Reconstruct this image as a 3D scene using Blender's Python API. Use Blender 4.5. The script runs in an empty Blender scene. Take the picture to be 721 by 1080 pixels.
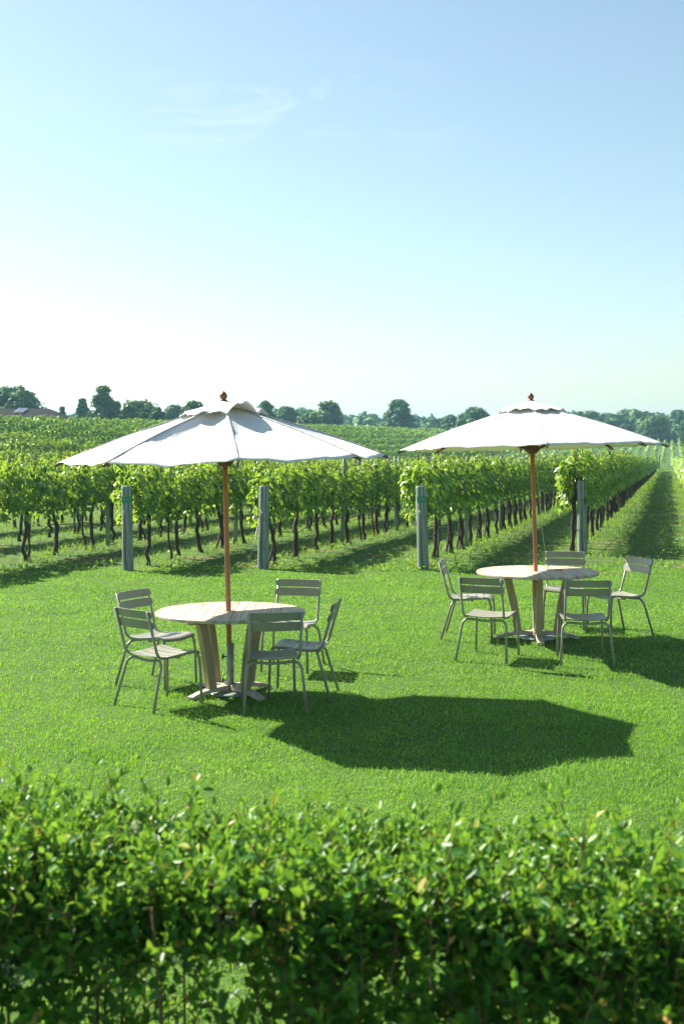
import bpy, bmesh, math, random
import numpy as np
from mathutils import Vector, Matrix, Euler

random.seed(7)
rng = np.random.default_rng(7)
R = math.radians
sc = bpy.context.scene
col = sc.collection

# ------------------------------------------------------------------ camera numbers
F, CX, YH, H = 1400.0, 360.5, 462.0, 2.316      # focal length, centre column, horizon row (photo pixels), eye height
TH = R(13.86)                                    # heading of the vine rows
CT, ST = math.cos(TH), math.sin(TH)


def pq(x, y):
    return x * CT - y * ST, x * ST + y * CT


def xy(p, q):
    return p * CT + q * ST, -p * ST + q * CT


def sstep(a, b, t):
    t = np.clip((t - a) / (b - a), 0, 1)
    return t * t * (3 - 2 * t)


def terr(x, y):
    """height of the land: flat lawn, a falling valley to the right, a ridge to the left"""
    x = np.asarray(x, float); y = np.asarray(y, float)
    p, q = pq(x, y)
    z = 0.11 * sstep(11.5, 16, y)
    fall = -0.0150 * np.clip(q - 24, 0, 150)
    rise = 3.9 * sstep(185, 370, q)
    valley = fall + rise
    ridge = 2.36 * sstep(-19, -50, p) + 0.35 * sstep(60, 250, q) * sstep(-20, -44, p)
    w = sstep(-40, -6, p)
    far = sstep(380, 700, np.hypot(x, y))
    h = ridge * (1 - far) + w * valley * (1 - far)
    bump = 0.012 * np.sin(x * 1.3 + 0.6 * y) * np.sin(y * 0.9 - 0.4 * x)
    return z + h * sstep(22.0, 26.0, q) + 1.2 * far + bump


def tz(x, y):
    return float(terr(x, y))


# ------------------------------------------------------------------ materials
def new_mat(name):
    m = bpy.data.materials.new(name); m.use_nodes = True
    nt = m.node_tree; nt.nodes.clear()
    out = nt.nodes.new('ShaderNodeOutputMaterial')
    return m, nt, out


def N(nt, kind, **kw):
    n = nt.nodes.new(kind)
    for k, v in kw.items():
        if k in n.inputs:
            n.inputs[k].default_value = v
        else:
            setattr(n, k, v)
    return n


def ramp(nt, fac, stops, interp='LINEAR'):
    r = nt.nodes.new('ShaderNodeValToRGB'); r.color_ramp.interpolation = interp
    e = r.color_ramp.elements
    while len(e) < len(stops):
        e.new(0.5)
    for i, (pos, c) in enumerate(stops):
        e[i].position = pos; e[i].color = (*c, 1)
    nt.links.new(fac, r.inputs[0])
    return r.outputs[0]


def leaf_mat(name, stops, trans=(0.3, 0.5, 0.05), tw=0.35, rough=0.45, spec=0.5, patch=None, patch_scale=0.6):
    m, nt, out = new_mat(name)
    L = nt.links.new
    g = N(nt, 'ShaderNodeNewGeometry')
    c = ramp(nt, g.outputs['Random Per Island'], stops)
    if patch:
        tc = N(nt, 'ShaderNodeTexCoord')
        nz = N(nt, 'ShaderNodeTexNoise', Scale=patch_scale, Detail=3.0)
        L(tc.outputs['Object'], nz.inputs['Vector'])
        rp = ramp(nt, nz.outputs['Fac'], [(0.35, patch[0]), (0.65, patch[1])])
        mx = N(nt, 'ShaderNodeMix', data_type='RGBA', blend_type='MULTIPLY')
        mx.inputs[0].default_value = 1.0
        L(c, mx.inputs[6]); L(rp, mx.inputs[7]); c = mx.outputs[2]
    b = N(nt, 'ShaderNodeBsdfPrincipled', Roughness=rough)
    b.inputs['Specular IOR Level'].default_value = spec
    L(c, b.inputs['Base Color'])
    t = N(nt, 'ShaderNodeBsdfTranslucent')
    mt = N(nt, 'ShaderNodeMix', data_type='RGBA', blend_type='MIX')
    mt.inputs[0].default_value = 0.6
    L(c, mt.inputs[6]); mt.inputs[7].default_value = (*trans, 1)
    L(mt.outputs[2], t.inputs['Color'])
    ms = N(nt, 'ShaderNodeMixShader'); ms.inputs[0].default_value = tw
    L(b.outputs[0], ms.inputs[1]); L(t.outputs[0], ms.inputs[2])
    L(ms.outputs[0], out.inputs[0])
    return m


def solid_mat(name, stops, scale=8.0, stretch=(1, 1, 1), rough=0.6, spec=0.4, bump=0.2, detail=5.0, metallic=0.0, rrange=0.15, bscale=None):
    m, nt, out = new_mat(name)
    L = nt.links.new
    tc = N(nt, 'ShaderNodeTexCoord')
    mp = N(nt, 'ShaderNodeMapping'); mp.inputs['Scale'].default_value = stretch
    L(tc.outputs['Object'], mp.inputs['Vector'])
    nz = N(nt, 'ShaderNodeTexNoise', Scale=scale, Detail=detail)
    L(mp.outputs[0], nz.inputs['Vector'])
    c = ramp(nt, nz.outputs['Fac'], stops)
    b = N(nt, 'ShaderNodeBsdfPrincipled', Roughness=rough, Metallic=metallic)
    b.inputs['Specular IOR Level'].default_value = spec
    L(c, b.inputs['Base Color'])
    rr = N(nt, 'ShaderNodeMapRange'); rr.inputs[3].default_value = rough - rrange; rr.inputs[4].default_value = rough + rrange
    L(nz.outputs['Fac'], rr.inputs[0]); L(rr.outputs[0], b.inputs['Roughness'])
    if bump:
        src = nz.outputs['Fac']
        if bscale:
            n2 = N(nt, 'ShaderNodeTexNoise', Scale=bscale, Detail=4.0); L(mp.outputs[0], n2.inputs['Vector']); src = n2.outputs['Fac']
        bp = N(nt, 'ShaderNodeBump', Strength=bump, Distance=0.01)
        L(src, bp.inputs['Height']); L(bp.outputs[0], b.inputs['Normal'])
    L(b.outputs[0], out.inputs[0])
    return m


M = {}
M['grass'] = leaf_mat('lawn_blades', [(0.0, (0.050, 0.19, 0.024)), (0.45, (0.118, 0.33, 0.03)), (0.8, (0.19, 0.42, 0.045)), (0.94, (0.32, 0.46, 0.10)), (1.0, (0.58, 0.55, 0.32))],
                      trans=(0.36, 0.66, 0.03), tw=0.42, rough=0.45, spec=0.25, patch=((0.70, 0.82, 0.75), (1.35, 1.16, 1.2)), patch_scale=0.75)
M['rough'] = leaf_mat('rough_blades', [(0.0, (0.06, 0.19, 0.022)), (0.5, (0.145, 0.32, 0.03)), (0.85, (0.24, 0.41, 0.045)), (1.0, (0.42, 0.43, 0.17))],
                      trans=(0.38, 0.52, 0.04), tw=0.4, rough=0.5, spec=0.25, patch=((0.75, 0.85, 0.8), (1.2, 1.12, 1.0)), patch_scale=0.3)
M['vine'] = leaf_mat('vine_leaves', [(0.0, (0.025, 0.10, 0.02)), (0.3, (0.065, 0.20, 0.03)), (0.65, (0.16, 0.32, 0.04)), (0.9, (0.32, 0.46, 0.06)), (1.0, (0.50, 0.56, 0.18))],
                     trans=(0.48, 0.66, 0.04), tw=0.40, rough=0.34, spec=0.55)
M['hedge'] = leaf_mat('privet_leaves', [(0.0, (0.022, 0.095, 0.018)), (0.45, (0.052, 0.185, 0.026)), (0.8, (0.12, 0.29, 0.034)), (0.95, (0.24, 0.39, 0.045)), (0.982, (0.38, 0.38, 0.06)), (1.0, (0.48, 0.26, 0.07))],
                      trans=(0.34, 0.60, 0.04), tw=0.36, rough=0.42, spec=0.34)
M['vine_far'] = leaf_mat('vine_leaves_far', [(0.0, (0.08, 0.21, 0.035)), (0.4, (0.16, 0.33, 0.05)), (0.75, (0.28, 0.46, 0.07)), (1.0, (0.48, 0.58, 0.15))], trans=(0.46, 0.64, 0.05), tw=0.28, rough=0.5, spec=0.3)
M['tree'] = leaf_mat('tree_leaves', [(0.0, (0.022, 0.10, 0.024)), (0.6, (0.052, 0.175, 0.036)), (1.0, (0.10, 0.24, 0.045))], trans=(0.1, 0.2, 0.03), tw=0.22, rough=0.55, spec=0.3)
M['tree2'] = leaf_mat('pale_tree_leaves', [(0.0, (0.04, 0.115, 0.02)), (0.6, (0.08, 0.18, 0.03)), (1.0, (0.13, 0.23, 0.04))], trans=(0.14, 0.26, 0.03), tw=0.25, rough=0.55, spec=0.3)
M['conifer'] = leaf_mat('conifer_needles', [(0.0, (0.012, 0.04, 0.014)), (1.0, (0.03, 0.075, 0.022))], trans=(0.05, 0.12, 0.03), tw=0.12, rough=0.6, spec=0.25)
M['bark'] = solid_mat('vine_bark', [(0.3, (0.028, 0.021, 0.016)), (0.7, (0.085, 0.066, 0.05))], scale=40, stretch=(1, 1, 0.25), rough=0.85, bump=0.8)
M['tree_bark'] = solid_mat('tree_bark', [(0.3, (0.05, 0.04, 0.03)), (0.7, (0.12, 0.10, 0.08))], scale=5, stretch=(1, 1, 0.3), rough=0.9, bump=0.5)
M['stem'] = solid_mat('privet_bark', [(0.3, (0.11, 0.06, 0.03)), (0.7, (0.24, 0.135, 0.07))], scale=60, stretch=(1, 1, 0.2), rough=0.75, bump=0.4)
M['post'] = solid_mat('weathered_post', [(0.36, (0.075, 0.105, 0.095)), (0.5, (0.19, 0.24, 0.215)), (0.64, (0.38, 0.41, 0.36))], scale=26, stretch=(1, 1, 0.045), rough=0.85, bump=1.0, detail=8.0)
M['paint'] = solid_mat('chair_paint', [(0.3, (0.27, 0.264, 0.207)), (0.7, (0.305, 0.298, 0.238))], scale=14, rough=0.36, spec=0.5, bump=0.02, rrange=0.06)
M['teak'] = solid_mat('weathered_teak', [(0.32, (0.30, 0.245, 0.175)), (0.5, (0.46, 0.40, 0.315)), (0.68, (0.58, 0.52, 0.43))], scale=14, stretch=(1, 0.09, 1), rough=0.6, bump=0.25)
M['teak_leg'] = solid_mat('teak_leg', [(0.25, (0.30, 0.215, 0.12)), (0.5, (0.42, 0.315, 0.19)), (0.75, (0.50, 0.39, 0.26))], scale=22, stretch=(1, 1, 0.07), rough=0.6, bump=0.25)
M['pole'] = solid_mat('varnished_pole', [(0.3, (0.42, 0.14, 0.04)), (0.7, (0.58, 0.23, 0.075))], scale=30, stretch=(1, 1, 0.04), rough=0.35, spec=0.5, bump=0.05, rrange=0.06)
M['darkwood'] = solid_mat('stained_rib_wood', [(0.3, (0.10, 0.035, 0.014)), (0.7, (0.19, 0.07, 0.028))], scale=30, stretch=(0.1, 1, 1), rough=0.4, bump=0.1)
M['galv'] = solid_mat('galvanised_tube', [(0.3, (0.30, 0.34, 0.31)), (0.7, (0.42, 0.46, 0.42))], scale=20, rough=0.45, metallic=0.3, bump=0.05)
M['iron'] = solid_mat('dark_metal', [(0.3, (0.02, 0.022, 0.02)), (0.7, (0.05, 0.05, 0.045))], scale=30, rough=0.5, bump=0.05)
M['wire'] = solid_mat('wire_metal', [(0.3, (0.25, 0.25, 0.24)), (0.7, (0.4, 0.4, 0.38))], scale=30, rough=0.4, metallic=0.7, bump=0)
M['hose'] = solid_mat('black_hose', [(0.3, (0.02, 0.02, 0.018)), (0.7, (0.035, 0.034, 0.03))], scale=30, rough=0.5, bump=0)
M['tag'] = solid_mat('green_plate', [(0.3, (0.01, 0.20, 0.13)), (0.7, (0.02, 0.27, 0.18))], scale=30, rough=0.4, bump=0)
M['cord'] = solid_mat('cotton_cord', [(0.3, (0.50, 0.44, 0.30)), (0.7, (0.62, 0.55, 0.40))], scale=90, rough=0.9, bump=0.2)
M['flower'] = leaf_mat('privet_flowers', [(0.0, (0.55, 0.56, 0.42)), (1.0, (0.78, 0.77, 0.68))], trans=(0.7, 0.7, 0.55), tw=0.3, rough=0.7, spec=0.2)
M['roof'] = solid_mat('asphalt_shingles', [(0.3, (0.014, 0.014, 0.014)), (0.7, (0.028, 0.027, 0.026))], scale=9, stretch=(0.4, 3, 3), rough=0.95, spec=0.05, bump=0.3, rrange=.04)
M['siding'] = solid_mat('cedar_siding', [(0.3, (0.17, 0.15, 0.12)), (0.7, (0.27, 0.24, 0.20))], scale=6, stretch=(0.3, 0.3, 5), rough=0.85, bump=0.3)
M['glass'] = solid_mat('skylight_glass', [(0.3, (0.02, 0.03, 0.05)), (0.7, (0.03, 0.045, 0.07))], scale=3, rough=0.08, spec=0.8, bump=0, rrange=0.02)


def canvas_mat():
    m, nt, out = new_mat('cream_canvas')
    L = nt.links.new
    tc = N(nt, 'ShaderNodeTexCoord')
    nz = N(nt, 'ShaderNodeTexNoise', Scale=3.0, Detail=6.0); L(tc.outputs['Object'], nz.inputs['Vector'])
    c = ramp(nt, nz.outputs['Fac'], [(0.3, (0.80, 0.80, 0.78)), (0.6, (0.87, 0.87, 0.855))])
    n1 = N(nt, 'ShaderNodeTexNoise', Scale=9.0, Detail=3.0, Distortion=0.6); L(tc.outputs['Object'], n1.inputs['Vector'])
    bp = N(nt, 'ShaderNodeBump', Strength=0.45, Distance=0.025); L(n1.outputs['Fac'], bp.inputs['Height'])
    d = N(nt, 'ShaderNodeBsdfDiffuse'); L(c, d.inputs[0]); L(bp.outputs[0], d.inputs['Normal'])
    t = N(nt, 'ShaderNodeBsdfTranslucent'); t.inputs[0].default_value = (0.74, 0.70, 0.58, 1)
    ms = N(nt, 'ShaderNodeMixShader'); ms.inputs[0].default_value = 0.17
    L(d.outputs[0], ms.inputs[1]); L(t.outputs[0], ms.inputs[2]); L(ms.outputs[0], out.inputs[0])
    return m


M['canvas'] = canvas_mat()


def ground_mat():
    m, nt, out = new_mat('turf_and_soil')
    L = nt.links.new
    g = N(nt, 'ShaderNodeNewGeometry')
    sp = N(nt, 'ShaderNodeSeparateXYZ'); L(g.outputs['Position'], sp.inputs[0])
    fine = N(nt, 'ShaderNodeTexNoise', Scale=35.0, Detail=6.0, Roughness=0.7); L(g.outputs['Position'], fine.inputs['Vector'])
    big = N(nt, 'ShaderNodeTexNoise', Scale=0.8, Detail=5.0); L(g.outputs['Position'], big.inputs['Vector'])
    lawn = ramp(nt, fine.outputs['Fac'], [(0.3, (0.035, 0.085, 0.012)), (0.55, (0.075, 0.155, 0.02)), (0.75, (0.13, 0.20, 0.045))])
    rough = ramp(nt, fine.outputs['Fac'], [(0.3, (0.035, 0.085, 0.014)), (0.55, (0.07, 0.145, 0.022)), (0.75, (0.12, 0.185, 0.05))])
    soil = ramp(nt, fine.outputs['Fac'], [(0.3, (0.09, 0.065, 0.04)), (0.7, (0.21, 0.16, 0.10))])
    # lawn ends where the vineyard begins
    ys = N(nt, 'ShaderNodeMath', operation='ADD'); L(sp.outputs['Y'], ys.inputs[0])
    bm_ = N(nt, 'ShaderNodeMath', operation='MULTIPLY'); L(big.outputs['Fac'], bm_.inputs[0]); bm_.inputs[1].default_value = 1.2
    L(bm_.outputs[0], ys.inputs[1])
    e = N(nt, 'ShaderNodeMapRange'); e.inputs[1].default_value = 21.6; e.inputs[2].default_value = 22.2; L(ys.outputs[0], e.inputs[0])
    m1 = N(nt, 'ShaderNodeMix', data_type='RGBA'); L(e.outputs[0], m1.inputs[0]); L(lawn, m1.inputs[6]); L(rough, m1.inputs[7])
    sm = N(nt, 'ShaderNodeMapRange'); sm.inputs[1].default_value = 0.56; sm.inputs[2].default_value = 0.68; L(big.outputs['Fac'], sm.inputs[0])
    sx = N(nt, 'ShaderNodeMath', operation='MULTIPLY'); L(sm.outputs[0], sx.inputs[0]); L(e.outputs[0], sx.inputs[1])
    m2 = N(nt, 'ShaderNodeMix', data_type='RGBA'); L(sx.outputs[0], m2.inputs[0]); L(m1.outputs[2], m2.inputs[6]); L(soil, m2.inputs[7])
    mid = N(nt, 'ShaderNodeTexNoise', Scale=2.4, Detail=7.0, Roughness=0.65); L(g.outputs['Position'], mid.inputs['Vector'])
    mc = ramp(nt, mid.outputs['Fac'], [(0.3, (0.62, 0.70, 0.6)), (0.7, (1.35, 1.25, 1.3))])
    m3 = N(nt, 'ShaderNodeMix', data_type='RGBA', blend_type='MULTIPLY'); m3.inputs[0].default_value = 1; L(m2.outputs[2], m3.inputs[6]); L(mc, m3.inputs[7]); m2 = m3
    bp = N(nt, 'ShaderNodeBump', Strength=0.7, Distance=0.03); L(fine.outputs['Fac'], bp.inputs['Height'])
    b = N(nt, 'ShaderNodeBsdfPrincipled', Roughness=0.9); b.inputs['Specular IOR Level'].default_value = 0.2
    L(m2.outputs[2], b.inputs['Base Color']); L(bp.outputs[0], b.inputs['Normal'])
    L(b.outputs[0], out.inputs[0])
    return m


M['ground'] = ground_mat()

# ------------------------------------------------------------------ object helpers


def tag(o, label=None, cat=None, group=None, kind=None):
    if label: o['label'] = label
    if cat: o['category'] = cat
    if group: o['group'] = group
    if kind: o['kind'] = kind
    return o


def empty(name, loc=(0, 0, 0), rz=0.0):
    o = bpy.data.objects.new(name, None); col.objects.link(o)
    o.location = loc; o.rotation_euler = (0, 0, rz); o.empty_display_size = 0.2
    return o


def link(name, me, mat, parent=None):
    o = bpy.data.objects.new(name, me); col.objects.link(o)
    if mat is not None and not me.materials:
        me.materials.append(mat)
    if parent is not None: o.parent = parent
    return o


def np_mesh(name, V, Fc, smooth=False):
    """V (n,3), Fc (m,k) -> mesh"""
    V = np.ascontiguousarray(V, np.float32); Fc = np.ascontiguousarray(Fc, np.int32)
    me = bpy.data.meshes.new(name)
    m, k = Fc.shape
    me.vertices.add(len(V)); me.vertices.foreach_set('co', V.ravel())
    me.loops.add(m * k); me.loops.foreach_set('vertex_index', Fc.ravel())
    me.polygons.add(m); me.polygons.foreach_set('loop_start', np.arange(0, m * k, k, dtype=np.int32))
    me.polygons.foreach_set('use_smooth', np.full(m, smooth, bool))
    me.update(calc_edges=True)
    return me


class MB:
    """collects shapes and links them as ONE mesh"""
    def __init__(s):
        s.v = []; s.f = []; s.sm = []

    def add(s, vs, fs, smooth=False):
        o = len(s.v); s.v += [tuple(v) for v in vs]
        for f in fs:
            s.f.append([i + o for i in f]); s.sm.append(smooth)

    def box(s, c, d, rot=None):
        hx, hy, hz = d[0] / 2, d[1] / 2, d[2] / 2
        vs = [Vector((x * hx, y * hy, z * hz)) for z in (-1, 1) for y in (-1, 1) for x in (-1, 1)]
        if rot is not None: vs = [rot @ v for v in vs]
        c = Vector(c)
        s.add([v + c for v in vs], [(0, 2, 3, 1), (4, 5, 7, 6), (0, 1, 5, 4), (2, 6, 7, 3), (0, 4, 6, 2), (1, 3, 7, 5)])

    def tube(s, pts, rad, n=10, caps=True, jitter=0.0, smooth=True):
        pts = [Vector(p) for p in pts]
        if not hasattr(rad, '__len__'): rad = [rad] * len(pts)
        t0 = (pts[1] - pts[0]).normalized()
        up = Vector((0, 0, 1)) if abs(t0.z) < 0.9 else Vector((1, 0, 0))
        u = t0.cross(up).normalized()
        rings = []; vs = []
        for i, p in enumerate(pts):
            a = pts[max(i - 1, 0)]; b = pts[min(i + 1, len(pts) - 1)]
            t = (b - a).normalized()
            u = (u - t * u.dot(t)).normalized(); w = t.cross(u)
            for k in range(n):
                an = 2 * math.pi * k / n
                r = rad[i] * (1 + (random.uniform(-jitter, jitter) if jitter else 0))
                vs.append(p + (u * math.cos(an) + w * math.sin(an)) * r)
        fs = []
        for i in range(len(pts) - 1):
            for k in range(n):
                a = i * n + k; b = i * n + (k + 1) % n
                fs.append((a, b, b + n, a + n))
        s.add(vs, fs, smooth)
        if caps:
            o = len(s.v) - len(vs)
            s.f.append([o + k for k in reversed(range(n))]); s.sm.append(False)
            e = o + (len(pts) - 1) * n
            s.f.append([e + k for k in range(n)]); s.sm.append(False)

    def lathe(s, prof, n=24, c=(0, 0, 0)):
        vs = []
        for r, z in prof:
            for k in range(n):
                a = 2 * math.pi * k / n
                vs.append((c[0] + r * math.cos(a), c[1] + r * math.sin(a), c[2] + z))
        fs = []
        for i in range(len(prof) - 1):
            for k in range(n):
                a = i * n + k; b = i * n + (k + 1) % n
                fs.append((a, b, b + n, a + n))
        s.add(vs, fs, True)

    def build(s, name, mat, parent=None, bevel=0.0, seg=2):
        me = bpy.data.meshes.new(name); me.from_pydata(s.v, [], s.f)
        me.polygons.foreach_set('use_smooth', s.sm); me.update()
        o = link(name, me, mat, parent)
        if bevel:
            md = o.modifiers.new('Bevel', 'BEVEL'); md.width = bevel; md.segments = seg; md.limit_method = 'ANGLE'; md.angle_limit = R(40)
        return o


def bend(pts, rad=0.05, n=6):
    """round the corners of a polyline"""
    pts = [Vector(p) for p in pts]; out = [pts[0]]
    for i in range(1, len(pts) - 1):
        a, b, c = pts[i - 1], pts[i], pts[i + 1]
        r = min(rad, (a - b).length * .45, (c - b).length * .45)
        p0 = b + (a - b).normalized() * r; p2 = b + (c - b).normalized() * r
        for k in range(n + 1):
            t = k / n
            out.append(p0 * (1 - t) ** 2 + b * 2 * t * (1 - t) + p2 * t * t)
    out.append(pts[-1])
    return out


KIDS = {}


def copy_tree(o, parent=None):
    c = o.copy(); col.objects.link(c); c.parent = parent
    for ch in [k for k in o.children]:
        copy_tree(ch, c)
    return c


# scattering of a leaf template
LEAF4 = (np.array([[0, 0, 0], [-.5, .42, .10], [0, .45, -.02], [.5, .42, .10], [0, 1, -.06], [-.36, .72, .03], [.36, .72, .03]]),
         np.array([[0, 2, 1], [0, 3, 2], [1, 2, 5], [2, 3, 6], [2, 4, 5], [2, 6, 4]]))
VLEAF = (np.array([[0, 0, 0], [-.30, -.16, .05], [-.52, .22, .10], [-.34, .60, .04], [0, .95, -.10], [.34, .60, .04], [.52, .22, .10], [.30, -.16, .05], [0, .34, -.03]]),
         np.array([[8, 0, 1], [8, 1, 2], [8, 2, 3], [8, 3, 4], [8, 4, 5], [8, 5, 6], [8, 6, 7], [8, 7, 0]]))
QUAD = (np.array([[-.5, 0, 0], [.5, 0, .0], [.38, 1, .05], [-.38, 1, .05], ]), np.array([[0, 1, 2], [0, 2, 3]]))
DIAM = (np.array([[0, 0, 0], [.5, .45, .08], [0, 1, 0], [-.5, .45, .08]]), np.array([[0, 1, 2], [0, 2, 3]]))


def unit(a):
    return a / np.maximum(np.linalg.norm(a, axis=-1, keepdims=True), 1e-9)


def scatter(tpl, P, D, Nn, L, W):
    """place leaf template: P base points, D leaf axis, Nn rough normal, L length, W width"""
    T, Fc = tpl
    D = unit(D); X = unit(np.cross(D, Nn)); Z = np.cross(X, D)
    L = np.asarray(L)[:, None, None]; W = np.asarray(W)[:, None, None]
    V = P[:, None, :] + X[:, None, :] * (T[None, :, 0:1] * W) + D[:, None, :] * (T[None, :, 1:2] * L) + Z[:, None, :] * (T[None, :, 2:3] * L)
    n, k = len(P), len(T)
    FF = Fc[None] + (np.arange(n) * k)[:, None, None]
    return V.reshape(-1, 3), FF.reshape(-1, Fc.shape[1])


def rdir(n):
    return unit(rng.normal(size=(n, 3)))


# ------------------------------------------------------------------ ground
def axis(a):
    return np.array(sorted(set(np.round(a, 3))))


ys = axis(np.concatenate([np.arange(-20, 60, 0.5), np.arange(60, 420, 4), np.geomspace(420, 3000, 24)]))
xs = axis(np.concatenate([np.arange(-25, 25, 0.5), np.arange(25, 260, 4), -np.arange(25, 260, 4), np.geomspace(260, 2500, 18), -np.geomspace(260, 2500, 18)]))
XX, YY = np.meshgrid(xs, ys)
V = np.stack([XX, YY, terr(XX, YY)], -1).reshape(-1, 3)
nx, ny = len(xs), len(ys)
idx = np.arange(nx * ny).reshape(ny, nx)
Fq = np.stack([idx[:-1, :-1], idx[:-1, 1:], idx[1:, 1:], idx[1:, :-1]], -1).reshape(-1, 4)
tag(link('ground', np_mesh('ground', V, Fq, True), M['ground']), kind='structure')


def blades(x, y, h, w, lean, comb=0.0):
    n = len(x)
    z = terr(x, y)
    base = np.stack([x, y, z - 0.004], -1)
    a = rng.uniform(0, 2 * math.pi, n); ld = np.stack([np.cos(a), np.sin(a), np.zeros(n)], -1)
    ld[:, 1] += comb; ld[:, 0] += np.asarray(comb) * .3
    b = rng.uniform(0, 2 * math.pi, n); wd = np.stack([np.cos(b), np.sin(b), np.zeros(n)], -1) * (w / 2)[:, None]
    up = np.array([0, 0, 1.0])
    mid = base + up * (h * .6)[:, None] + ld * (h * lean * .35)[:, None]
    tip = base + up * (h * (1 - .3 * lean))[:, None] + ld * (h * lean)[:, None]
    Vv = np.stack([base - wd, base + wd, mid + wd * .8, mid - wd * .8, tip], 1)
    o = (np.arange(n) * 5)[:, None]
    T = np.array([[0, 1, 2], [0, 2, 3], [3, 2, 4]])
    return Vv.reshape(-1, 3), (o[:, :, None] + T[None]).reshape(-1, 3)


def lawn():
    xs_, ys_ = [], []
    ws_, hs_ = [], []
    for y0, y1, dens, w in ((3.2, 6.5, 1500, .006), (6.5, 9, 3600, .0050), (9, 12, 3000, .0056), (12, 16, 1500, .0075), (16, 20, 1000, .0095), (20, 22.6, 800, .011)):
        half = .27 * y1 + 1.6
        n = int(dens * (y1 - y0) * 2 * half)
        x = rng.uniform(-half, half, n); y = rng.uniform(y0, y1, n)
        xs_.append(x); ys_.append(y); ws_.append(w * rng.uniform(.7, 1.3, n)); hs_.append(rng.uniform(.016, .04, n))
    x = np.concatenate(xs_); y = np.concatenate(ys_); h = np.concatenate(hs_); w = np.concatenate(ws_)
    clump = np.sin(x * 5.1 + 2 * np.sin(y * 3.3)) * np.sin(y * 4.3 + 1.5 * np.sin(x * 2.9))
    h = h * (1 + .28 * clump)
    mow = np.sign(np.sin((x * .25 + y) * 2 * math.pi / 2.2))
    V, Fc = blades(x, y, h * (1 + .10 * mow), w, rng.uniform(.15, 1.15, len(x)), mow * .35)
    tag(link('lawn_grass', np_mesh('lawn_grass', V, Fc), M['grass']), label='short mown bright green lawn grass', cat='grass', kind='stuff')


ROWS = [-11.25, -8.79, -6.72, -4.12, -1.80, 0.78]   # rows whose ends are near the lawn (distance across the rows)
STARTQ = []


def rough():
    n = 150000
    y = 22 + (np.sqrt(rng.uniform(0, 1, n) * (1.0) ) ** 1.6) * 55
    half = .27 * y + 2
    x = rng.uniform(-1, 1, n) * half
    # clumping
    cl = np.sin(x * 2.3 + np.sin(y * 1.7) * 2) * np.sin(y * 2.0 + np.sin(x * 1.3) * 2) + .5 * np.sin(x * 7 + y * 5)
    keep = cl + rng.uniform(-1.2, 1.2, n) > -.15
    x = x[keep]; y = y[keep]; cl = cl[keep]
    p, q = pq(x, y)
    h = rng.uniform(.035, .085, len(x)) * (1 + .5 * np.clip(cl, 0, 1.2)) * (0.75 + .5 * sstep(21, 24, y))
    # mown alleys lie between the rows, taller weeds under the vines
    dist = np.min(np.abs(p[:, None] - np.array(ROWS + [-13.7, -16.1, -18.6])[None]), 1)
    h *= np.where(dist < .5, 1.35, .85)
    w = .010 + .012 * sstep(24, 70, y)
    V, Fc = blades(x, y, h, w * rng.uniform(.7, 1.4, len(x)), rng.uniform(.2, 1.2, len(x)))
    n4 = 60000
    y4 = 74 + rng.uniform(0, 1, n4) ** 1.5 * 120
    x4 = (rng.uniform(.02, .31, n4)) * y4
    V4, F4 = blades(x4, y4, rng.uniform(.05, .12, n4), .03 + .0006 * y4, rng.uniform(.2, 1.2, n4))
    Fc = np.concatenate([Fc, F4 + len(V)]); V = np.concatenate([V, V4])
    # broad weeds
    n2 = 26000
    y2 = 21.9 + rng.uniform(0, 1, n2) ** 1.5 * 30
    x2 = rng.uniform(-1, 1, n2) * (.27 * y2 + 2)
    p2, q2 = pq(x2, y2)
    d2 = np.min(np.abs(p2[:, None] - np.array(ROWS)[None]), 1)
    k = (d2 < rng.uniform(0, 1.0, n2)) | (y2 < 23.3)
    k &= np.sin(x2 * 3.1 + y2) + np.sin(y2 * 2.7 - x2 * 2) + rng.uniform(-1, 1, n2) > .1
    x2 = x2[k]; y2 = y2[k]
    P = np.stack([x2, y2, terr(x2, y2) + rng.uniform(0, .07, len(x2))], -1)
    D = rdir(len(x2)); D[:, 2] = np.abs(D[:, 2]) * .7 + .1
    V2, F2 = scatter(DIAM, P, D, np.array([0, 0, 1.0]) + 0.4 * rdir(len(x2)), rng.uniform(.04, .09, len(x2)), rng.uniform(.03, .06, len(x2)))
    V3 = np.concatenate([V, V2]); F3 = np.concatenate([Fc, F2 + len(V)])
    tag(link('vineyard_grass', np_mesh('vineyard_grass', V3, F3), M['rough']), label='rough grass and weeds growing between the vine rows', cat='grass', kind='stuff')


lawn(); rough()

# ------------------------------------------------------------------ chair


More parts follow.
